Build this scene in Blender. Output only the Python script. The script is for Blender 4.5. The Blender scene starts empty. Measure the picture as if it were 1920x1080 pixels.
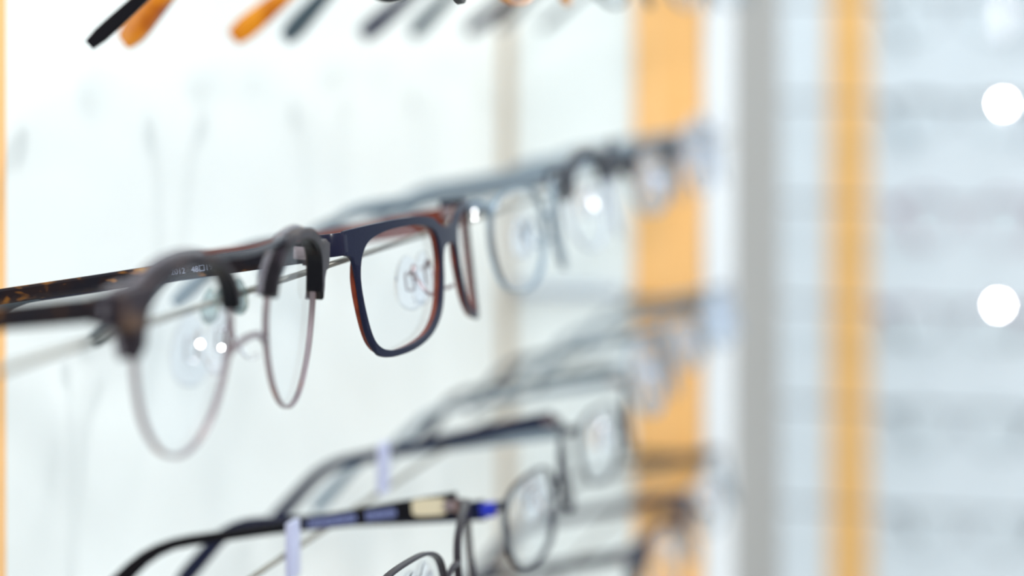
import bpy, bmesh, math, random
from mathutils import Vector, Matrix, geometry
random.seed(7)
R = math.radians
S = bpy.context.scene
COL = S.collection

# ------------------------------------------------------------------ camera, world, lights, exposure
CAM_Z = 1.45
FPX = 4300.0
TH = math.atan(1090 / FPX)
cd = bpy.data.cameras.new('camera')
cam = bpy.data.objects.new('camera', cd); COL.objects.link(cam)
cam.location = (0, 0, CAM_Z)
fw = Vector((math.cos(TH), math.sin(TH), 0))
cam.rotation_euler = fw.to_track_quat('-Z', 'Y').to_euler()
cd.sensor_width = 36; cd.lens = 36 * FPX / 1920
cd.shift_y = -(540 - 37) / 1920
cd.clip_start = 0.02; cd.clip_end = 50
cd.dof.use_dof = True
cd.dof.focus_distance = 0.612
cd.dof.aperture_fstop = 5.2
cd.dof.aperture_blades = 0
S.camera = cam

S.view_settings.view_transform = 'Standard'
S.view_settings.look = 'None'
S.view_settings.gamma = 1
S.view_settings.exposure = 0.06
S.view_settings.use_curve_mapping = False

w = bpy.data.worlds.new('shop_air'); S.world = w; w.use_nodes = True
wn = w.node_tree
bg = wn.nodes['Background']
bg.inputs['Color'].default_value = (0.83, 0.955, 1.0, 1)
bg.inputs['Strength'].default_value = 1.9

def area(name, loc, target, size, power, color=(1, 1, 1)):
    l = bpy.data.lights.new(name, 'AREA'); l.shape = 'DISK'; l.size = size; l.energy = power; l.color = color
    o = bpy.data.objects.new(name, l); COL.objects.link(o); o.location = loc
    o.rotation_euler = (Vector(target) - Vector(loc)).to_track_quat('-Z', 'Y').to_euler()
    return o
SPOT = Vector((0.9, -0.9, CAM_Z + 1.25))
area('ceiling_spot', (-0.9, -1.1, CAM_Z + 0.95), (0.9, 0.33, CAM_Z - 0.05), 0.40, 22, (1, 0.98, 0.96))
area('ceiling_spot', (0.9, -0.9, CAM_Z + 1.25), (1.6, 0.1, CAM_Z - 0.1), 0.12, 12, (1, 0.98, 0.95))

# ------------------------------------------------------------------ materials
def mat(name, color, rough=0.5, metal=0.0, spec=0.5, trans=0.0, ior=1.45, coat=0.0):
    m = bpy.data.materials.new(name); m.use_nodes = True
    b = m.node_tree.nodes['Principled BSDF']
    b.inputs['Base Color'].default_value = (*color, 1)
    b.inputs['Roughness'].default_value = rough
    b.inputs['Metallic'].default_value = metal
    b.inputs['Specular IOR Level'].default_value = spec
    b.inputs['Transmission Weight'].default_value = trans
    b.inputs['IOR'].default_value = ior
    b.inputs['Coat Weight'].default_value = coat
    return m
def noise_color(m, stops, scale, detail=3, dist=0.0, stretch=(1, 1, 1), grain=None):
    nt = m.node_tree; n = nt.nodes
    b = n['Principled BSDF']
    tc = n.new('ShaderNodeTexCoord'); mp = n.new('ShaderNodeMapping'); mp.inputs['Scale'].default_value = stretch
    nz = n.new('ShaderNodeTexNoise'); nz.inputs['Scale'].default_value = scale; nz.inputs['Detail'].default_value = detail
    nz.inputs['Distortion'].default_value = dist
    cr = n.new('ShaderNodeValToRGB')
    el = cr.color_ramp.elements
    el[0].position, el[0].color = stops[0][0], (*stops[0][1], 1)
    el[1].position, el[1].color = stops[-1][0], (*stops[-1][1], 1)
    for p, c in stops[1:-1]:
        e = el.new(p); e.color = (*c, 1)
    L = nt.links
    L.new(tc.outputs['Object'], mp.inputs['Vector']); L.new(mp.outputs['Vector'], nz.inputs['Vector'])
    L.new(nz.outputs['Fac'], cr.inputs['Fac']); L.new(cr.outputs['Color'], b.inputs['Base Color'])
    return m
M = {}
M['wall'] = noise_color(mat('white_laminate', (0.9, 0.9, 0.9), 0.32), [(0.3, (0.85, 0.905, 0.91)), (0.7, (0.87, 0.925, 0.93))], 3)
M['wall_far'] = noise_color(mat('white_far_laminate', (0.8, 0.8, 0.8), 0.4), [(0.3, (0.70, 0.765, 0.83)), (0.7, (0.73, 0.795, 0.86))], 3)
M['grey'] = noise_color(mat('grey_paint', (0.4, 0.4, 0.4), 0.6), [(0.3, (0.36, 0.35, 0.335)), (0.7, (0.385, 0.375, 0.36))], 5)
M['edge'] = mat('white_aluminium_edge', (0.86, 0.9, 0.95), 0.35)
M['wood'] = noise_color(mat('light_orange_wood', (0.9, 0.5, 0.15), 0.4),
                        [(0.25, (0.90, 0.47, 0.15)), (0.5, (0.94, 0.53, 0.20)), (0.8, (0.96, 0.60, 0.28))], 6, 4, 0.6, (14, 14, 1))
M['wood2'] = noise_color(mat('honey_wood', (0.9, 0.5, 0.15), 0.45),
                        [(0.25, (0.84, 0.47, 0.15)), (0.5, (0.87, 0.51, 0.19)), (0.8, (0.90, 0.56, 0.26))], 6, 4, 0.6, (14, 14, 1))
M['brown_wood'] = noise_color(mat('brown_wood', (0.4, 0.2, 0.1), 0.5),
                        [(0.25, (0.26, 0.17, 0.12)), (0.7, (0.38, 0.27, 0.20))], 3, 4, 0.8, (1, 1, 0.15))
M['floor'] = noise_color(mat('pale_floor', (0.6, 0.6, 0.6), 0.4), [(0.3, (0.62, 0.61, 0.6)), (0.7, (0.7, 0.69, 0.68))], 4)
M['seam'] = mat('beige_joint', (0.55, 0.46, 0.36), 0.7)
M['navy'] = noise_color(mat('navy_lacquered_metal', (0.02, 0.03, 0.08), 0.36, 0.0, 0.2),
                        [(0.35, (0.004, 0.006, 0.020)), (0.65, (0.012, 0.016, 0.042))], 5200, 1)
M['navy'].node_tree.nodes['Principled BSDF'].inputs['Roughness'].default_value = 0.42
M['navy_gloss'] = mat('navy_gloss_metal', (0.006, 0.009, 0.03), 0.24, 0.0, 0.5)
M['rust'] = noise_color(mat('rust_red_lacquer', (0.3, 0.06, 0.03), 0.35, 0.1, 0.5),
                        [(0.3, (0.11, 0.014, 0.005)), (0.7, (0.20, 0.034, 0.013))], 260, 2, 0.4, (1, 0.3, 1))
M['tort'] = noise_color(mat('dark_tortoise_acetate', (0.1, 0.04, 0.02), 0.32, spec=0.15),
                        [(0.40, (0.008, 0.007, 0.012)), (0.57, (0.016, 0.009, 0.010)), (0.64, (0.20, 0.08, 0.015)), (0.75, (0.50, 0.25, 0.04))], 210, 2, 0.3, (1.0, 0.6, 1.0))
M['smoke'] = noise_color(mat('smoky_grey_acetate', (0.1, 0.08, 0.09), 0.38, spec=0.12),
                        [(0.35, (0.008, 0.006, 0.009)), (0.6, (0.030, 0.024, 0.032)), (0.75, (0.10, 0.06, 0.04))], 120, 2, 0.5)
M['smoke_in'] = mat('clear_smoky_edge', (0.30, 0.28, 0.33), 0.15, trans=0.6)
M['mauve'] = mat('mauve_gunmetal', (0.30, 0.24, 0.26), 0.28, 0.85)
M['silver'] = mat('silver_metal', (0.75, 0.76, 0.80), 0.16, 1.0)
M['steel'] = mat('steel_rail', (0.24, 0.235, 0.21), 0.35, 0.8)
M['black'] = mat('black_lacquer', (0.004, 0.004, 0.007), 0.4, spec=0.15)
M['aubergine'] = mat('dark_aubergine_metal', (0.016, 0.011, 0.018), 0.38, 0.2)
M['orange'] = noise_color(mat('amber_acetate', (0.8, 0.35, 0.02), 0.18, coat=0.4),
                        [(0.35, (0.34, 0.07, 0.005)), (0.5, (0.62, 0.21, 0.008)), (0.7, (0.80, 0.34, 0.02))], 60, 2, 0.5)
M['slate'] = mat('slate_blue_acetate', (0.055, 0.085, 0.11), 0.35, spec=0.35)
M['dnavy'] = mat('deep_navy_acetate', (0.004, 0.007, 0.035), 0.35, spec=0.2)
M['bluegrey'] = mat('pale_blue_grey_metal', (0.24, 0.31, 0.38), 0.3, 0.5)
M['dgrey'] = mat('dark_grey_metal', (0.045, 0.05, 0.065), 0.4, 0.3)
M['blue'] = mat('cobalt_blue_lacquer', (0.015, 0.03, 0.45), 0.3)
M['pink'] = mat('rose_acetate', (0.50, 0.28, 0.34), 0.3)
M['plum'] = mat('plum_acetate', (0.22, 0.12, 0.19), 0.3)
M['gold'] = mat('pale_gold_label', (0.66, 0.60, 0.44), 0.4)
M['ink'] = mat('white_print', (0.42, 0.46, 0.62), 0.6)
M['inkblue'] = mat('pale_blue_print', (0.17, 0.21, 0.45), 0.6)
M['tag'] = mat('lavender_plastic', (0.70, 0.74, 0.97), 0.3, trans=0.45)
M['clip'] = mat('clear_teal_plastic', (0.62, 0.74, 0.76), 0.12, trans=0.8, ior=1.3)
M['brown'] = mat('dark_bronze_metal', (0.10, 0.075, 0.04), 0.45, 0.3)
M['glint'] = mat('glint_mirror', (0.95, 0.97, 1.0), 0.18, 1.0)  # mirror metal of the small discs added to make highlights
M['pad'] = mat('clear_silicone', (0.93, 0.95, 1.0), 0.05, trans=1.0, ior=1.10)
M['clear'] = mat('clear_grey_acetate', (0.72, 0.78, 0.88), 0.12, trans=0.55)

def lens_material(name, tint, refl):
    m = bpy.data.materials.new(name); m.use_nodes = True
    nt = m.node_tree; n = nt.nodes; L = nt.links
    for x in list(n):
        if x.type != 'OUTPUT_MATERIAL': n.remove(x)
    out = [x for x in n if x.type == 'OUTPUT_MATERIAL'][0]
    tr = n.new('ShaderNodeBsdfTransparent'); tr.inputs['Color'].default_value = (*tint, 1)
    gl = n.new('ShaderNodeBsdfGlossy'); gl.inputs['Roughness'].default_value = 0.02
    gl.inputs['Color'].default_value = (0.93, 0.95, 1, 1)
    fr = n.new('ShaderNodeFresnel'); fr.inputs['IOR'].default_value = 1.5
    mu = n.new('ShaderNodeMath'); mu.operation = 'MULTIPLY'; mu.inputs[1].default_value = refl
    mx = n.new('ShaderNodeMixShader')
    L.new(fr.outputs[0], mu.inputs[0]); L.new(mu.outputs[0], mx.inputs[0])
    L.new(tr.outputs[0], mx.inputs[1]); L.new(gl.outputs[0], mx.inputs[2]); L.new(mx.outputs[0], out.inputs[0])
    return m
M['lens'] = lens_material('coated_demo_lens', (0.99, 0.995, 0.995), 0.14)
M['lens_blue'] = lens_material('blue_coated_demo_lens', (0.90, 0.94, 0.98), 0.5)

# ------------------------------------------------------------------ mesh helpers (millimetres in glasses space)
MM = 0.001
def link(name, bm, mats, parent=None, smooth=True, scale=1.0):
    me = bpy.data.meshes.new(name)
    if scale != 1.0: bmesh.ops.scale(bm, vec=(scale,) * 3, verts=bm.verts)
    bmesh.ops.recalc_face_normals(bm, faces=bm.faces)
    bm.to_mesh(me); bm.free()
    for m in (mats if isinstance(mats, (list, tuple)) else [mats]): me.materials.append(m)
    if smooth:
        for p in me.polygons: p.use_smooth = True
        try: me.set_sharp_from_angle(angle=R(38))
        except Exception: pass
    o = bpy.data.objects.new(name, me); COL.objects.link(o)
    if parent: o.parent = parent
    return o
def thing(name, label, cat, loc, rot=(0, 0, 0), group=None):
    o = bpy.data.objects.new(name, None); COL.objects.link(o); o.empty_display_size = 0.02
    o.location = loc; o.rotation_euler = rot
    o['label'] = label; o['category'] = cat
    if group: o['group'] = group
    return o
def tag(o, label, cat, group=None):
    o['label'] = label; o['category'] = cat
    if group: o['group'] = group
    return o
def struct(o):
    o['kind'] = 'structure'; return o
def box_bm(x0, x1, y0, y1, z0, z1, bev=0.0):
    bm = bmesh.new()
    bmesh.ops.create_cube(bm, size=1)
    for v in bm.verts:
        v.co = Vector((x0 if v.co.x < 0 else x1, y0 if v.co.y < 0 else y1, z0 if v.co.z < 0 else z1))
    if bev: bmesh.ops.bevel(bm, geom=bm.edges[:], offset=bev, segments=2, affect='EDGES', profile=0.5)
    return bm
def crom(pts, n=6, closed=True):
    out = []; N = len(pts)
    rng = range(N) if closed else range(N - 1)
    for i in rng:
        if closed: p0, p1, p2, p3 = pts[(i - 1) % N], pts[i], pts[(i + 1) % N], pts[(i + 2) % N]
        else: p0, p1, p2, p3 = pts[max(i - 1, 0)], pts[i], pts[i + 1], pts[min(i + 2, N - 1)]
        for k in range(n):
            t = k / n
            out.append(tuple(0.5 * (2 * b + (c - a) * t + (2 * a - 5 * b + 4 * c - d) * t * t + (3 * b - a - 3 * c + d) * t ** 3)
                             for a, b, c, d in zip(p0, p1, p2, p3)))
    if not closed: out.append(tuple(pts[-1]))
    return out
def sarea(l): return 0.5 * sum(l[i][0] * l[(i + 1) % len(l)][1] - l[(i + 1) % len(l)][0] * l[i][1] for i in range(len(l)))
def offset(loop, d):
    """move a closed 2D loop outward by d (inward when negative)"""
    s = 1 if sarea(loop) > 0 else -1
    out = []; N = len(loop)
    for i in range(N):
        a, b = loop[(i - 1) % N], loop[(i + 1) % N]
        tx, tz = b[0] - a[0], b[1] - a[1]; l = math.hypot(tx, tz) or 1
        out.append((loop[i][0] + s * d * tz / l, loop[i][1] - s * d * tx / l))
    return out
RB = 250.0
def bend(x, y): return y + x * x / (2 * RB)
def plate(bm, outer, holes, y0, y1, bev=0.3, mi=0, mi_side=None, side_fn=None):
    """outline in x,z with holes, given a depth y0..y1 and softened edges, curved like a spectacle front"""
    loops = [outer] + holes
    layers = [(y0, bev), (y0 + bev, 0), (y1 - bev, 0), (y1, bev)]
    rings = []
    for li, lp in enumerate(loops):
        rr = []
        for (y, ins) in layers:
            l2 = offset(lp, -ins if li == 0 else ins) if ins else lp
            rr.append([bm.verts.new((x, y, z)) for x, z in l2])
        rings.append(rr)
        for a in range(3):
            for i in range(len(lp)):
                j = (i + 1) % len(lp)
                f = bm.faces.new((rr[a][i], rr[a][j], rr[a + 1][j], rr[a + 1][i])); f.material_index = side_fn(i) if side_fn else (mi if mi_side is None else mi_side)
    for k, cap in ((0, mi), (3, mi if mi_side is None else mi_side)):
        flat, vs = [], []
        for rr, lp in zip(rings, loops):
            ins = layers[k][1]
            flat.append([Vector((v.co.x, v.co.z, 0)) for v in rr[k]]); vs += rr[k]
        for t in geometry.tessellate_polygon(flat):
            try:
                f = bm.faces.new([vs[i] for i in t]); f.material_index = cap
            except ValueError: pass
    xs = [v.co.x for v in bm.verts]
    x = math.ceil(min(xs) / 3) * 3
    while x < max(xs):
        bmesh.ops.bisect_plane(bm, geom=bm.verts[:] + bm.edges[:] + bm.faces[:], dist=1e-5, plane_co=(x, 0, 0), plane_no=(1, 0, 0))
        x += 3
    for v in bm.verts: v.co.y = bend(v.co.x, v.co.y)
def sweep(bm, path, prof, closed=False, mi=0, up=Vector((0, 0, 1))):
    """path: list of (point, half_width, half_height); prof: unit cross-section loop (u along side, v along up)"""
    rings = []; N = len(path)
    for i, (p, a, b) in enumerate(path):
        p = Vector(p)
        q0 = Vector(path[(i - 1) % N][0]) if (closed or i > 0) else p
        q1 = Vector(path[(i + 1) % N][0]) if (closed or i < N - 1) else p
        t = (q1 - q0).normalized()
        s = t.cross(up)
        if s.length < 1e-4: s = t.cross(Vector((0, 1, 0)))
        s.normalize(); u = s.cross(t).normalized()
        rings.append([bm.verts.new(p + s * (a * c[0]) + u * (b * c[1])) for c in prof])
    K = len(prof)
    for i in range(N if closed else N - 1):
        r0, r1 = rings[i], rings[(i + 1) % N]
        for k in range(K):
            f = bm.faces.new((r0[k], r0[(k + 1) % K], r1[(k + 1) % K], r1[k])); f.material_index = mi
    if not closed:
        for r in (rings[0], rings[-1]):
            f = bm.faces.new(r); f.material_index = mi
    return rings
CIRC = [(math.cos(2 * math.pi * k / 8), math.sin(2 * math.pi * k / 8)) for k in range(8)]
CIRC12 = [(math.cos(2 * math.pi * k / 12), math.sin(2 * math.pi * k / 12)) for k in range(12)]
RRECT = [(1, .7), (.65, 1), (-.65, 1), (-1, .7), (-1, -.7), (-.65, -1), (.65, -1), (1, -.7)]
def tube(bm, pts, r, n=5, mi=0, closed=False):
    pp = crom(pts, n, closed)
    sweep(bm, [(p, r, r) for p in pp], CIRC, closed, mi)

# ------------------------------------------------------------------ lens shapes for the +x side (nose towards -x)
RECT = [(-25, 6), (-22.8, 12.0), (-14.5, 15.2), (0, 16.3), (14, 15.7), (22.5, 12.6), (25.8, 4.5), (24, -8), (20.5, -14.5), (13, -17), (0, -16.6), (-11, -14.2), (-19, -9), (-23.5, -1)]
PANTO = [(-24, 6), (-20.5, 15), (-11, 21), (0, 22.3), (11.5, 21), (21.3, 16.2), (24.3, 7.5), (23.2, -2), (19, -12), (11, -19.5), (1, -22), (-9, -19.5), (-17.5, -12.5), (-22.8, -3)]
OVAL = [(-25.5, 3), (-22, 10), (-12, 14), (2, 15), (16, 14), (24, 10), (26.5, 3), (25, -6), (20, -13), (10, -16), (-2, -16), (-14, -13), (-22, -7), (-25, -2)]
ROUND = [(24.5 * math.cos(2 * math.pi * k / 14), 21.5 * math.sin(2 * math.pi * k / 14)) for k in range(14)]
FRONT_RECT = [(0, 13.3), (4, 13.5), (9, 14.8), (14, 16.9), (24, 18.3), (38, 18.8), (52, 18.7), (61, 18.4), (65.5, 18.2), (66.4, 17.9), (66.7, 17.3), (66.7, 12.2), (66.2, 11.4), (64.6, 10.9), (63.2, 9.0),
              (62.3, 4), (60.8, -9), (57.2, -16), (53, -18.2), (46, -18.9), (34, -18.3), (22.5, -15.6), (14, -10.2), (9.6, -2), (8.2, 4), (5.4, 7.6), (0, 8.4)]
def mir(l): return [(-x, z) for x, z in reversed(l)]

def make_temple(parent, side, hx, hz, m_out, m_in, h0=2.8, h1=1.7, htip=2.9, th=1.1, straight=88, bendlen=40, drop=42, inward=17, name='temple', y_start=None, arch=0.0, m_tip=None, rise=0.0):
    """temple from the hinge back over the ear"""
    ys = bend(hx, 1.0) if y_start is None else y_start
    path = []; tipz = None
    n = 26
    total = straight + bendlen
    y, z = ys, hz
    ds = total / n
    for i in range(n + 1):
        s = i * ds
        a = -R(rise)
        if s > straight - 8: a += R(drop + rise) * min(1, (s - straight + 8) / 20)
        f = s / total
        x = side * (hx - inward * f * f * 1.0 - 0.0)
        zz = z + arch * math.sin(math.pi * min(1, s / straight))
        if s < 0.45 * total: hh = h0 + (h1 - h0) * (s / (0.45 * total))
        elif s < straight: hh = h1
        else: hh = h1 + (htip - h1) * min(1, (s - straight) / (bendlen * 0.75))
        if i == n: hh *= 0.72
        path.append(((x, y, zz), th * (1.0 if s < straight else 1.15), hh))
        y += ds * math.cos(a); z -= ds * math.sin(a)
    bm = bmesh.new(); sweep(bm, path, RRECT)
    o_in = side < 0
    for f in bm.faces:
        c = f.calc_center_median(); f.normal_update()
        nx = f.normal.x
        # recalc by comparing with the path centre
        p = min(path, key=lambda q: abs(q[0][1] - c.y) + abs(q[0][2] - c.z))[0]
        f.material_index = 1 if (c.x - p[0]) * side < -0.35 * th else 0
        if m_tip and c.y > ys + straight - 6: f.material_index = 2
    mats = [m_out, m_in] + ([m_tip] if m_tip else [])
    t = link(name, bm, mats, parent, scale=MM)
    return t, path

def make_hinge(parent, side, hx, hz):
    bm = bmesh.new()
    y = bend(hx, 1.0)
    sweep(bm, [((side * (hx - 2.4), y + 1.6, hz - 2.2), 1.0, 1.0), ((side * (hx - 2.4), y + 1.6, hz + 2.2), 1.0, 1.0)], CIRC)
    sweep(bm, [((side * (hx - 2.2), y + 0.4, hz), .7, 1.6), ((side * (hx - 2.2), y + 6, hz), .7, 1.6)], RRECT)
    return link('hinge', bm, M['mauve'], parent, scale=MM)

def make_pads(parent, cx, lens, zc=0.0, back=9, m_wire=None, big=1.0, zp=-3.0):
    for side in (-1, 1):
        xi = side * (cx + min(p[0] for p in lens) - 0.6)     # nasal rim
        yb = bend(xi, 2.0)
        bm = bmesh.new()
        z0 = zc + 1.0
        tube(bm, [(xi, yb, z0 - 6), (xi - side * 0.6, yb + 3, z0 - 6.5), (xi - side * 0.4, yb + 6.5, z0 - 1), (xi - side * 1.2, yb + back - 2.2, z0 + 2.2), (xi - side * 1.6, yb + back - 0.6, z0 + zp + 2)], 0.55)
        # small frame-shaped mount
        mtt = Matrix.Translation((xi - side * 2.0, yb + back - 0.4, z0 + zp + 0.4)) @ Matrix.Rotation(side * R(62), 4, 'Z')
        fr = [mtt @ Vector((a * 1.25, 0.6, b * 2.6)) for a, b in [(1, .7), (.7, 1), (-.7, 1), (-1, .7), (-1, -.7), (-.7, -1), (.7, -1), (1, -.7)]]
        sweep(bm, [(p, .3, .3) for p in crom([tuple(p) for p in fr], 3)], CIRC, closed=True, up=Vector((0, 1, 0)))
        link('pad_arm', bm, m_wire or M['silver'], parent, scale=MM)
        bm = bmesh.new()
        bmesh.ops.create_uvsphere(bm, u_segments=20, v_segments=12, radius=1)
        mt = Matrix.Translation((xi - side * 2.5, yb + back, z0 + zp)) @ Matrix.Rotation(side * R(62), 4, 'Z') @ Matrix.Rotation(side * R(8), 4, 'X') @ Matrix.Diagonal((4.6 * big, 1.15, 8.2 * big, 1))
        for v in bm.verts:
            z = v.co.z
            v.co.x *= (1.0 - 0.22 * z)                        # teardrop
            v.co = mt @ v.co
        link('nose_pad', bm, M['pad'], parent, scale=MM)

def make_lens(parent, side, cx, loop, m, y0=0.9, y1=2.4, zc=0.0):
    lp = [(x + cx, z + zc) for x, z in loop]
    if side < 0: lp = mir(lp)
    bm = bmesh.new(); plate(bm, lp, [], y0, y1, 0.15)
    return link('lens', bm, m, parent, scale=MM)

# ---- style builders; local axes: x along the row, +y back towards the wall, z up; origin at the middle of the bridge front
def full_rim(t, m_face, m_back, lens_m=None, temple_in=None, temple_out=None, pads=True, seg=6, m_end=None, far_h0=None, far_hz=None, **kw):
    cx = 35.0
    lp = crom(RECT, seg)
    half = FRONT_RECT
    pts = half + [(-x, z) for x, z in reversed(half[1:-1])]
    outer = crom(pts, 4 if seg > 4 else 2)
    holes = [[(x + cx, z) for x, z in lp], mir([(x + cx, z) for x, z in lp])]
    bm = bmesh.new(); plate(bm, outer, holes, -0.55, 0.55, 0.15)
    f = link('front', bm, m_face, t, scale=MM)
    # coloured rear rim, deeper than the face plate
    for s in (1, -1):
        bm = bmesh.new()
        o2 = [(x + cx, z) for x, z in offset(lp, 1.15)]; i2 = [(x + cx, z) for x, z in offset(lp, 0.15)]
        if s < 0: o2, i2 = mir(o2), mir(i2)
        plate(bm, o2, [i2], 0.6, 2.2, 0.25)
        link('rim', bm, m_back, t, scale=MM)
        make_lens(t, s, cx, offset(lp, 0.3), lens_m or M['lens'])
        k2 = dict(kw)
        if s > 0 and far_h0: k2['h0'] = far_h0
        make_temple(t, s, 69.6, far_hz if (s > 0 and far_hz) else 14.0, temple_out or m_face, temple_in or m_back, **k2)
        make_hinge(t, s, 69.0, 14.0)
    for s in (1, -1):  # end pieces wrapping back to the hinge
        bm = bmesh.new()
        q = [(65.2, 0.0), (67.0, 0.0), (68.4, 0.35), (69.4, 1.1), (69.9, 2.3), (70.1, 4.0), (70.1, 6.0), (69.9, 8.0)]
        sweep(bm, [((s * x, bend(x, y), 14.75), .55, 3.15) for x, y in crom(q, 3, False)], RRECT)
        link('end_piece', bm, m_end or m_face, t, scale=MM)
    if pads: make_pads(t, cx, RECT, 0, 9, M['mauve'])

def panto(t, m_brow, m_rim, lens_m=None, m_temple=None, m_temple_in=None, m_edge=None, seg=6, bar=True, lens=PANTO, cx=34.5, pads=True, brow=True, ext=9, m_arm=None, hz=11.0, pbig=1.0, hzs=None, rises=None, bz=6.0, rimw=0.95, rimd=2.2, lo=3.0, hi=6.5, wd0=5.0, wd1=3.0, m_inner=None, **kw):
    hz0 = hz
    lp = crom(lens, seg)
    xmax = max(p[0] for p in lens)
    hx = cx + xmax + ext
    top = max(p[1] for p in lens)
    for s in (1, -1):
        if hzs: hz = hzs[s]
        if rises: kw['rise'] = rises[s]
        ring_o = [(x + cx, z) for x, z in offset(lp, rimw)]; ring_i = [(x + cx, z) for x, z in offset(lp, -0.05)]
        if s < 0: ring_o, ring_i = mir(ring_o), mir(ring_i)
        bm = bmesh.new(); plate(bm, ring_o, [ring_i], -0.1, rimd, min(0.25, rimw * .3))
        link('rim', bm, m_rim, t, scale=MM)
        make_lens(t, s, cx, offset(lp, 0.1), lens_m or M['lens'], 0.4, 1.7)
        if brow:
            # acetate upper: follows the lens from the temporal side, over the top, to the nose
            ang = lambda p: math.atan2(p[1], p[0])
            up = [p for p in lp if (p[0] > 0 and p[1] > lo) or (p[0] <= 0 and p[1] > hi)]
            up.sort(key=ang)
            inner = [(x * 0.985 + cx, z * 0.985) for x, z in up]
            outl = []
            for k, (x, z) in enumerate(up):
                l = math.hypot(x, z); f = k / (len(up) - 1)
                wd = wd0 + (wd1 - wd0) * min(1, f * 1.6)
                outl.append((x * (1 + wd / l) + cx, z * (1 + wd / l)))
            # flared end piece at the temporal side
            outl = [(outl[0][0] - 1.5, outl[0][1] - 3.5)] + outl
            k = min(range(len(outl)), key=lambda i: abs(outl[i][1] - (hz + 3.0)) + (100 if outl[i][0] < cx else 0))
            a = [p for p in outl[:k] if p[1] < hz - 4.5]
            outl = a + [(hx - 4, hz - 4.3), (hx, hz - 3.6), (hx + .6, hz), (hx, hz + 3.2), (hx - 4, hz + 4.2)] + outl[k + 1:]
            poly = outl + inner[::-1]
            if s < 0: poly = mir(poly)
            nin = len(inner); npo = len(poly)
            isin = (lambda i: i < nin) if s < 0 else (lambda i: i >= npo - nin)
            bm = bmesh.new(); plate(bm, poly, [], -1.9, 2.6, 0.5, side_fn=(lambda i: 1 if isin(i) else 0))
            b = link('brow', bm, [m_brow, m_inner or m_brow], t, scale=MM)
            if m_edge:
                bm = bmesh.new()
                pp = [(x, bend(x, 2.3), z) for x, z in [((q[0]), q[1]) for q in (mir(outl) if s < 0 else outl)]]
                sweep(bm, [(p, .75, 0.9) for p in pp], CIRC, up=Vector((0, 1, 0)))
                link('brow_edge', bm, m_edge, b, scale=MM)
        else:
            bm = bmesh.new()
            sweep(bm, [((s * (cx + xmax - 0.5), bend(cx + xmax, .8), hz - 1), 1.0, 1.6), ((s * (hx - 2), bend(hx, 1.0), hz), .9, 2.0), ((s * (hx + .3), bend(hx, 5), hz), .8, 2.0)], RRECT)
            link('end_piece', bm, m_rim, t, scale=MM)
        if brow:
            bm = bmesh.new()
            sweep(bm, [((s * (hx - 0.6), bend(hx, 1), hz), 1.5, 3.4), ((s * (hx - 0.2), bend(hx, 5), hz), 1.3, 3.2)], RRECT)
            link('end_piece', bm, m_brow, t, scale=MM)
        make_temple(t, s, hx - 0.2, hz, m_temple or m_brow, m_temple_in or m_temple or m_brow, y_start=bend(hx, 5 if brow else 3), **kw)
        make_hinge(t, s, hx, hz)
    gap = cx + min(p[0] for p in lens)
    bm = bmesh.new()
    tube(bm, [(-gap - 0.5, bend(gap, 1.0), bz - 3), (-gap * .5, 0.2, bz - .6), (0, 0, bz), (gap * .5, 0.2, bz - .6), (gap + 0.5, bend(gap, 1.0), bz - 3)], 0.85)
    link('bridge', bm, m_rim, t, scale=MM)
    if bar:
        bm = bmesh.new()
        zt = top + 0.4
        sweep(bm, [((x, bend(x, 0.6), zt + 0.2 - 0.9 * math.cos(x / 50 * math.pi) ** 2), .7, 0.75) for x in [-25 + 2 * i for i in range(26)]], RRECT)
        link('top_bar', bm, M['dgrey'], t, scale=MM)
    if pads: make_pads(t, cx, lens, 0, 9, m_arm or M['silver'], big=pbig)

def place(X, Y, h, yaw=0, tilt=13, roll=0, base=0):
    """world placement from row position X, distance Y in front of camera axis, depth h below the eye"""
    return (X, Y, CAM_Z - h), (R(-tilt), R(roll), R(yaw + base))

G_MID = 'spectacles on the middle rail'
G_LOW = 'spectacles on the lower rail'
G_TOP = 'spectacles on the upper rail'
G_BOT = 'spectacles on the lowest rail'
def specs(label, group, pl, scale=1.0):
    t = thing('spectacles', label, 'glasses', pl[0], pl[1], group)
    t.scale = (scale,) * 3
    return t

# ------------------------------------------------------------------ the shop
WY = 0.335
RX = 1.30
FX = 2.20
struct(link('floor', box_bm(-1.6, FX + .1, -2.5, 0.5, -0.05, 0), M['floor'], smooth=False))
struct(link('wall_left', box_bm(-1.6, FX, WY, WY + .1, 0, 2.7), M['wall'], smooth=False))
struct(link('wall_return', box_bm(RX, RX + .2, 0.2020, WY, 0, 2.7, 0.001), M['wall'], smooth=False))
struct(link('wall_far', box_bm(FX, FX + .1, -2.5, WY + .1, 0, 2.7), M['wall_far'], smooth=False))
struct(link('wall_right', box_bm(-1.6, FX, -2.5, -2.4, 0, 2.7), M['brown_wood'], smooth=False))
struct(link('wall_back', box_bm(-1.7, -1.6, -2.5, WY + .1, 0, 2.7), M['brown_wood'], smooth=False))  # out-of-view wall, added to hold back ambient fill and deepen contrast
struct(link('trim_1', box_bm(RX + .002, RX + .198, 0.1985, 0.2020, 0, 2.69), M['grey'], smooth=False))
struct(link('trim_2', box_bm(RX - .003, RX, 0.1985, 0.2150, 0, 2.69), M['edge'], smooth=False))
struct(link('trim_3', box_bm(RX - .002, RX, 0.2170, 0.2565, 0, 2.69), M['wood'], smooth=False))
struct(link('trim_4', box_bm(0.600, 0.663, WY - .002, WY, 0, 2.69), M['wood'], smooth=False))
struct(link('trim_5', box_bm(RX - .006, RX, WY - .006, WY, 0, 2.69), M['seam'], smooth=False))
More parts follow.
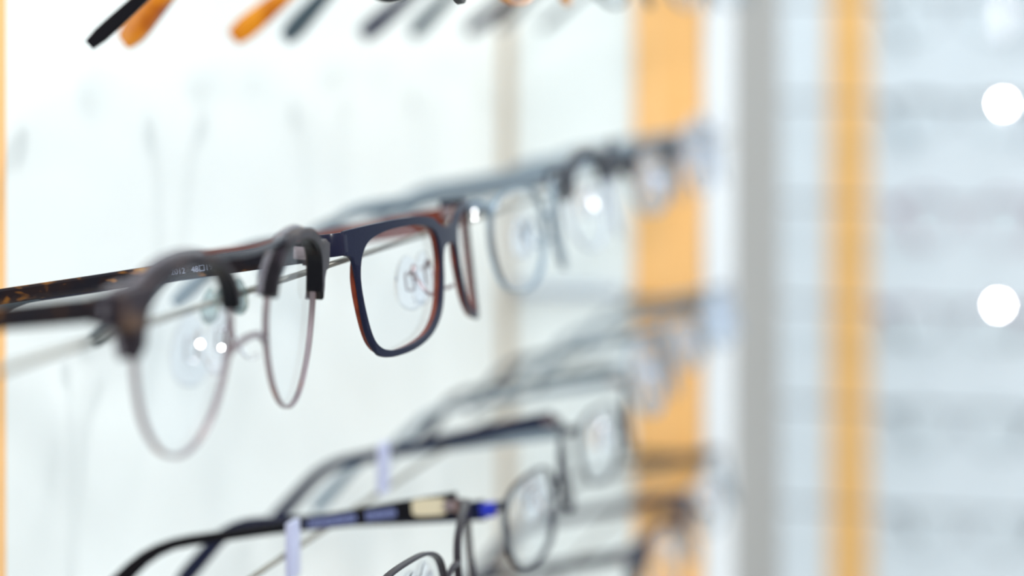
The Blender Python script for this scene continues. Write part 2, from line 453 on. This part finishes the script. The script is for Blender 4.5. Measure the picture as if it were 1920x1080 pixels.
struct(link('trim_6', box_bm(FX - .003, FX, 0.2060, 0.2450, 0, 2.69), M['wood2'], smooth=False))

# ------------------------------------------------------------------ rails
def ribbed(bm, p0, p1, r, pitch=0.0009, ribs=True):
    p0, p1 = Vector(p0), Vector(p1); L = (p1 - p0).length
    n = int(L / pitch) * 3 if ribs else 2
    path = [(p0 + (p1 - p0) * (i / n), r * (1.0 if (i % 3) else 0.6), r * (1.0 if (i % 3) else 0.6)) for i in range(n + 1)]
    sweep(bm, path, CIRC)
def rail(label, Y, h, x0, x1, r=0.0009, arms=()):
    t = thing('display_rail', label, 'rail', (x0, Y, CAM_Z - h), (0, 0, 0), 'steel rails of the near wall')
    bm = bmesh.new(); ribbed(bm, (0, 0, 0), (x1 - x0, 0, 0), r)
    link('ribbed_bar', bm, M['steel'], t)
    for ax in arms:
        bm = bmesh.new(); sweep(bm, [((ax - x0, 0, 0), .0015, .0015), ((ax - x0, WY - Y, 0), .0015, .0015)], CIRC)
        link('wall_arm', bm, M['steel'], t)
    return t
rail('ribbed steel rail carrying the middle row of glasses', 0.2015, 0.0667, 0.33, RX - .0005, arms=(0.335,))
rail('ribbed steel rail under the temples of the lower row', 0.244, 0.1668, 0.33, RX - .0005, arms=(0.335,))
rail('ribbed steel rail of the lowest row at the bottom edge', 0.238, 0.255, 0.50, RX - .0005, arms=(0.505,))
rail('ribbed steel rail of the upper row along the top edge', 0.222, -0.024, 0.40, RX - .0005, arms=(0.405,))
def crossbar(label, h, X, ya, yb, r, group, m='dgrey'):
    bm = bmesh.new(); sweep(bm, [((X, ya, CAM_Z - h), r, r), ((X, yb, CAM_Z - h), r, r)], CIRC12)
    return tag(link('cross_rail', bm, M[m]), label, 'rail', group)
for h, nm, r in ((0.070, 'beside the middle row', .0014), (0.162, 'beside the lower row', .0026), (0.250, 'beside the lowest row', .0022), (0.279, 'under the lowest row', .0028)):
    crossbar('short dark rail across the orange wood strip, ' + nm, h, RX - .0055, 0.212, 0.262, r, 'rails across the orange strip', 'brown')
crossbar('pale grey rail along the white return panel beside the lower row', 0.157, RX - .0035, 0.264, WY - .007, .0028, 'rails across the orange strip', 'clear')

# ------------------------------------------------------------------ middle row
def scaled(l, a, b=None): return [(x * a, z * (b or a)) for x, z in l]
RB = 420.0
t1 = specs('round tortoise and smoke browline glasses beside the rectangular navy pair', G_MID, place(0.4945, 0.187, 0.0734, yaw=0.6, roll=0.9, tilt=-2))
panto(t1, M['smoke'], M['mauve'], m_temple=M['tort'], m_edge=M['smoke_in'], h0=2.7, h1=2.0, htip=3.2, th=1.5, lens=scaled(PANTO, .93, .92), lo=5.0, hi=8.0, rimw=.65, rimd=1.5,
      hzs={1: 14.0, -1: 13.5}, rises={1: -11.0, -1: -9.0}, bz=1.0, wd0=3.9, wd1=2.1, m_inner=M['black'], cx=34.5)
RB = 192.0
t2 = specs('navy rectangular glasses with rust red rims and temples, in sharp focus', G_MID, place(0.660, 0.186, 0.0750, yaw=1.0, roll=0.5, tilt=6))
full_rim(t2, M['navy'], M['rust'], m_end=M['navy_gloss'], far_h0=4.2, far_hz=11.6, h0=3.0, h1=2.4, htip=2.6, rise=-4.0, drop=42, straight=92, bendlen=38, m_tip=M['slate'], y_start=bend(69.6, 6))
RB = 220.0
t3 = specs('thin pale blue-grey metal glasses just behind the navy rectangular pair', G_MID, place(0.795, 0.187, 0.0740, yaw=2, tilt=6), 0.93)
panto(t3, M['bluegrey'], M['bluegrey'], bar=False, brow=False, lens=scaled(OVAL, 1, 1.15), cx=35, m_temple=M['bluegrey'], h0=2.0, h1=1.3, seg=4, rise=-4, drop=34, hz=14, ext=6, m_arm=M['bluegrey'])
t4 = specs('dark browline glasses with clear lower rims, third pair behind the tortoise one', G_MID, place(0.902, 0.188, 0.0700, yaw=2, tilt=6), 0.86)
panto(t4, M['dgrey'], M['clear'], bar=False, lens=ROUND, cx=34, m_temple=M['bluegrey'], h0=2.6, h1=2.0, seg=4, rise=-4, drop=34, hz=14)
t5 = specs('grey glasses in front of the orange wood strip, middle row', G_MID, place(1.046, 0.188, 0.0710, tilt=6), 0.92)
panto(t5, M['dgrey'], M['bluegrey'], bar=False, lens=OVAL, cx=34, m_temple=M['bluegrey'], lens_m=M['lens_blue'], h0=2.2, h1=1.8, seg=4, rise=-4, drop=34)
t6 = specs('pale clear glasses at the far end of the middle row', G_MID, place(1.180, 0.190, 0.068, tilt=6), 0.88)
panto(t6, M['clear'], M['clear'], bar=False, brow=False, lens=ROUND, cx=33, m_temple=M['bluegrey'], lens_m=M['lens_blue'], seg=4, rise=-4, drop=34)

# ------------------------------------------------------------------ lower row
a = specs('black narrow-rimmed glasses with a pale gold label inside the temple', G_LOW, place(0.644, 0.180, 0.1650, yaw=3.2, tilt=5), 1.02)
panto(a, M['aubergine'], M['aubergine'], bar=False, brow=False, lens=OVAL, cx=34.5, m_temple=M['black'], h0=3.9, h1=1.7, htip=3.4, hz=9.5, straight=94, drop=42, rise=-4)
b = specs('black and cobalt blue glasses behind the pair with the gold label', G_LOW, place(0.797, 0.184, 0.1675, yaw=3, roll=-3.5, tilt=6), 0.92)
panto(b, M['dgrey'], M['dgrey'], bar=False, brow=False, lens=OVAL, cx=34.5, m_temple=M['dnavy'], h0=3.6, h1=2.2, htip=3.0, hz=12, rises={1: -6, -1: -1}, straight=94)
c = specs('slim blue-grey glasses, third in the lower row', G_LOW, place(0.922, 0.186, 0.167, yaw=2, tilt=5), 0.90)
panto(c, M['dgrey'], M['dgrey'], bar=False, brow=False, lens=OVAL, cx=34.5, m_temple=M['bluegrey'], h0=2.4, h1=1.5, seg=4, rise=-5)
d = specs('slate glasses whose dark temple tips curl down, fourth in the lower row', G_LOW, place(1.036, 0.190, 0.158, tilt=12), 0.82)
panto(d, M['bluegrey'], M['bluegrey'], bar=False, brow=False, lens=ROUND, cx=34, m_temple=M['slate'], lens_m=M['lens_blue'], m_tip=M['dgrey'], seg=4)
e = specs('pale glasses in front of the orange wood strip, lower row', G_LOW, place(1.138, 0.190, 0.158, tilt=12), 0.74)
panto(e, M['clear'], M['bluegrey'], bar=False, brow=False, lens=OVAL, cx=34, m_temple=M['bluegrey'], lens_m=M['lens_blue'], seg=4)
f = specs('blue-tinted glasses at the far end of the lower row', G_LOW, place(1.238, 0.190, 0.158, tilt=12), 0.74)
panto(f, M['clear'], M['clear'], bar=False, brow=False, lens=ROUND, cx=33, m_temple=M['bluegrey'], lens_m=M['lens_blue'], seg=4)

# ------------------------------------------------------------------ lowest row
for X, mt, lab in ((0.955, 'dgrey', 'dark glasses at the bottom edge, nearest pair of the lowest row'),
                   (1.085, 'dnavy', 'navy glasses in the middle of the lowest row'),
                   (1.215, 'dgrey', 'grey glasses at the far end of the lowest row')):
    g = specs(lab, G_BOT, place(X, 0.190, 0.250, tilt=12), 0.9)
    panto(g, M[mt], M['bluegrey'], bar=False, brow=(X < 1.2), lens=OVAL, cx=34, m_temple=M[mt], seg=4)

# ------------------------------------------------------------------ upper row
for X, Y, mo, ht, lab, br, sc in ((0.578, 0.170, 'black', 2.4, 'glasses with a black temple tip, nearest of the upper row', True, .92),
                        (0.734, 0.176, 'orange', 4.3, 'glasses with amber temple tips in the upper row', True, 1),
                        (0.886, 0.176, 'slate', 3.8, 'glasses with slate temple tips beside the amber pair', True, 1),
                        (1.056, 0.178, 'dnavy', 3.6, 'navy glasses in the upper row, third from the amber pair', False, 1),
                        (1.195, 0.180, 'dgrey', 2.6, 'dark metal glasses at the far end of the upper row', False, .95)):
    g = specs(lab, G_TOP, place(X, Y, -0.0272 + (.002 if mo == 'black' else 0), tilt=12), sc)
    panto(g, M[mo], M['bluegrey'] if not br else M[mo], bar=False, brow=br, lens=ROUND, cx=34, m_temple=M['slate' if mo == 'dnavy' else mo], m_temple_in=M['dnavy' if mo == 'slate' else mo], seg=4, h0=2.3, h1=1.7, htip=ht, th=1.5, inward=20, drop=(33 if mo == 'black' else 30), straight=80)

# ------------------------------------------------------------------ far wall display
G_FAR = 'spectacles on the far wall'
rows = [(-0.018, 'bluegrey', 'slate', 0), (0.074, 'dgrey', 'bluegrey', 1), (0.166, 'plum', 'pink', 2), (0.258, 'plum', 'dgrey', 3), (0.350, 'dgrey', 'slate', 4), (0.442, 'bluegrey', 'dgrey', 5)]
words = ['blue-grey glasses at eye level on the far wall, top row', 'dark grey glasses on the far wall, second row from the top', 'plum and rose glasses on the far wall',
         'plum and dark grey glasses on the far wall under the rose pair', 'dark slate glasses on the far wall, second row from the bottom', 'blue-grey glasses on the far wall, bottom row']
rw = ['topmost', 'second from the top', 'third from the top', 'third from the bottom', 'second from the bottom', 'bottommost']
for (h, m1, m2, i), lab in zip(rows, words):
    g = specs(lab, G_FAR, ((2.065, 0.122 - 0.006 * (i % 3), CAM_Z - h - 0.012), (0, 0, 0)))
    g.rotation_euler = (Matrix.Rotation(R(-90), 3, 'Z') @ Matrix.Rotation(R(-9), 3, 'X')).to_euler()
    panto(g, M[m1], M[m2], bar=False, brow=(i in (1, 2, 3)), lens=OVAL if i % 2 else ROUND, cx=34, m_temple=M[m2], seg=3, pads=True)
    crossbar('thin grey rail on the far wall, ' + rw[i], h, 2.085, -0.6, 0.32, .0016, 'rails of the far wall')
    if i in (1, 3):
        # mirror disc added at the lens, turned to throw the ceiling spot's glint
        P = Vector((2.060, (960 - 1880) * 0 + 0.0, 0))
        u, v = ((1880, 195), (1872, 573))[i // 2]
        zc = 2.05 / (1 - 0.0)
        # point on the lens plane X = 2.058 seen at that height
        tt = (u - 960) / FPX
        Yp = 2.058 * (math.tan(TH) - tt) / (1 + tt * math.tan(TH))
        zdep = 2.058 * math.cos(TH) + Yp * math.sin(TH)
        P = Vector((2.058, Yp, CAM_Z - (v - 37) / FPX * zdep))
        hv = ((SPOT - P).normalized() + (Vector((0, 0, CAM_Z)) - P).normalized()).normalized()
        bm = bmesh.new()
        bmesh.ops.create_cone(bm, cap_ends=True, segments=24, radius1=.0024, radius2=.0024, depth=.0006)
        o = link('lens_glint_disc', bm, M['glint'], None)
        o.matrix_world = Matrix.Translation(P) @ hv.to_track_quat('Z', 'Y').to_matrix().to_4x4()
        bpy.context.view_layer.update()
        o.parent = g; o.matrix_parent_inverse = g.matrix_world.inverted()

# ------------------------------------------------------------------ print inside the temples
def text_part(parent, body, size, m, loc, name='printed_text', slope=0.0):
    cu = bpy.data.curves.new(name, 'FONT'); cu.body = body; cu.size = size * MM; cu.extrude = 0.00003
    tmp = bpy.data.objects.new(name, cu); COL.objects.link(tmp); bpy.context.view_layer.update()
    me = bpy.data.meshes.new_from_object(tmp); bpy.data.objects.remove(tmp)
    me.materials.clear(); me.materials.append(m)
    o = bpy.data.objects.new(name, me); COL.objects.link(o); o.parent = parent
    mt = Matrix(((0, 0, -1), (-1, 0, 0), (0, 1, 0))).to_4x4()
    o.matrix_local = Matrix.Translation(Vector(loc) * MM) @ Matrix.Rotation(R(slope), 4, 'X') @ mt
    return o
def temple_of(t, side):
    return [c for c in t.children if c.name.startswith('temple')][0 if side > 0 else 1]
tp = temple_of(t1, 1)
hx1 = 34.5 + 24 * .93 + 9
ys = hx1 * hx1 / (2 * 420.0) + 5
def on_temple(hx, ys, hz, rise, s, total, inward=17): return (hx - .2 - inward * (s / total) ** 2, ys + s, hz + math.tan(R(rise)) * s)
x, y, z = on_temple(hx1, ys, 14.0, -11.0, 35, 128)
text_part(tp, '2012   48\u25a119', 2.0, M['ink'], (x - 1.75, y, z - 0.9), slope=-11.0)
tp = temple_of(a, 1)
hx2 = 34.5 + 26.5 + 9; ys2 = hx2 * hx2 / (2 * 220.0) + 3
def strokes(parent, s, length, height, m, n, name):
    bm = bmesh.new()
    x, y, z = on_temple(hx2, ys2, 9.5, -4, s, 134)
    for k in range(n):
        x, _, z = on_temple(hx2, ys2, 9.5, -4, s + length * k / n, 134)
        y0 = y + length * k / n
        hh = height * (0.5 if k % 3 else 0.36)
        g = bmesh.ops.create_cube(bm, size=1)['verts']
        for v in g: v.co = Vector((x - 1.25 + v.co.x * .15, y0 + length / n * (.35 + .75 * v.co.y), z + v.co.z * 2 * hh))
    return link(name, bm, m, parent, smooth=False, scale=MM)
def pill(parent, s, length, height, m, name):
    x, y, z = on_temple(hx2, ys2, 9.5, -4, s, 134)
    bm = bmesh.new()
    lp = [(y + length / 2 + length / 2 * math.copysign(abs(math.cos(q)) ** .4, math.cos(q)), z + height / 2 * math.copysign(abs(math.sin(q)) ** .6, math.sin(q))) for q in [2 * math.pi * k / 28 for k in range(28)]]
    A = [bm.verts.new((x - 1.12, p[0], p[1])) for p in lp]; B = [bm.verts.new((x - 1.3, p[0], p[1])) for p in lp]
    bm.faces.new(A); bm.faces.new(B[::-1])
    for k in range(28): bm.faces.new((A[k], A[(k + 1) % 28], B[(k + 1) % 28], B[k]))
    return link(name, bm, m, parent, smooth=False, scale=MM)
pill(tp, 3.0, 12.0, 5.6, M['gold'], 'gold_label')
strokes(tp, 20, 10, 3.2, M['inkblue'], 9, 'printed_text')
strokes(tp, 33, 16, 3.2, M['inkblue'], 14, 'printed_text')
# blue tip on the near end piece of the blue pair
bm = bmesh.new(); hb = 70
sweep(bm, [((-69.2, bend(hb, -0.8), 12), 1.3, 2.6), ((-70.6, bend(hb, 4.5), 12), 1.1, 2.4)], RRECT)
link('blue_end_piece', bm, M['blue'], b, scale=MM)['label'] = 'cobalt blue corner piece'

# ------------------------------------------------------------------ little tags on the lower rail
for X, dz, lab in ((0.671, 0.0045, 'lavender plastic tag hanging from the lower rail under the black temple'),
                   (0.7645, 0.0120, 'lavender plastic tag at the navy temple of the lower row')):
    bm = box_bm(-.0042, .0042, -.0012, .0012, -.0145, .003, .0006)
    o = tag(link('security_tag', bm, M['tag']), lab, 'tag', 'lavender tags'); o.location = (X, 0.240, CAM_Z - 0.1625 + dz)
# winged plastic clips on the middle rail
def rail_clip(X, Y, h, m, label, spread=.0095, L=.0046):
    t = thing('rail_clip', label, 'clip', (X, Y, CAM_Z - h), (0, 0, 0), 'plastic clips on the middle rail')
    bm = bmesh.new(); bmesh.ops.create_uvsphere(bm, u_segments=16, v_segments=10, radius=1)
    for v in bm.verts: v.co = Vector((v.co.x * spread * .8, v.co.y * .0014, v.co.z * .0020))
    link('clip_body', bm, m, t)
    for sd in (-1, 1):
        bm = bmesh.new(); bmesh.ops.create_uvsphere(bm, u_segments=16, v_segments=10, radius=1)
        for v in bm.verts:
            z = v.co.z; k = 1 - .35 * z
            v.co = Vector((sd * spread + v.co.x * .0012 * k, .0005 + v.co.y * .0024 * k, z * L - .002))
        link('clip_wing', bm, m, t)
rail_clip(0.5165, 0.2015, 0.0655, M['clip'], 'clear teal plastic clip on the middle rail between the round lenses')

# tiny mirror discs added for glints, each angled at the key lamp
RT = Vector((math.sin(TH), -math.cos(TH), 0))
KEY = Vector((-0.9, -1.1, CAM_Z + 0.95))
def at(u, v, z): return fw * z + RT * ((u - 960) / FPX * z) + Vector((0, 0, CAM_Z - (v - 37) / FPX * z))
def glint_disc(parent, P, r, lamp):
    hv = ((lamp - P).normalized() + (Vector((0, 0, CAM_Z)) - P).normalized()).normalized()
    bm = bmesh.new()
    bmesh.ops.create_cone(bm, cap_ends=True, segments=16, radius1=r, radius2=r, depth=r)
    o = link('glint_disc', bm, M['glint'], None)
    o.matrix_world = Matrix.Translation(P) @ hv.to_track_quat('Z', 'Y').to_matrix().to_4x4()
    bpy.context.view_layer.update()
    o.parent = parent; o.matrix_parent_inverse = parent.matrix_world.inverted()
for u, v, z, r in ((375, 645, .511, .00035), (415, 652, .528, .00032), (365, 676, .511, .00008)): glint_disc(t1, at(u, v, z), r, KEY)
for u, v in ((890, 396), (890, 409)): glint_disc(t3, at(u, v, .745), .00022, KEY)
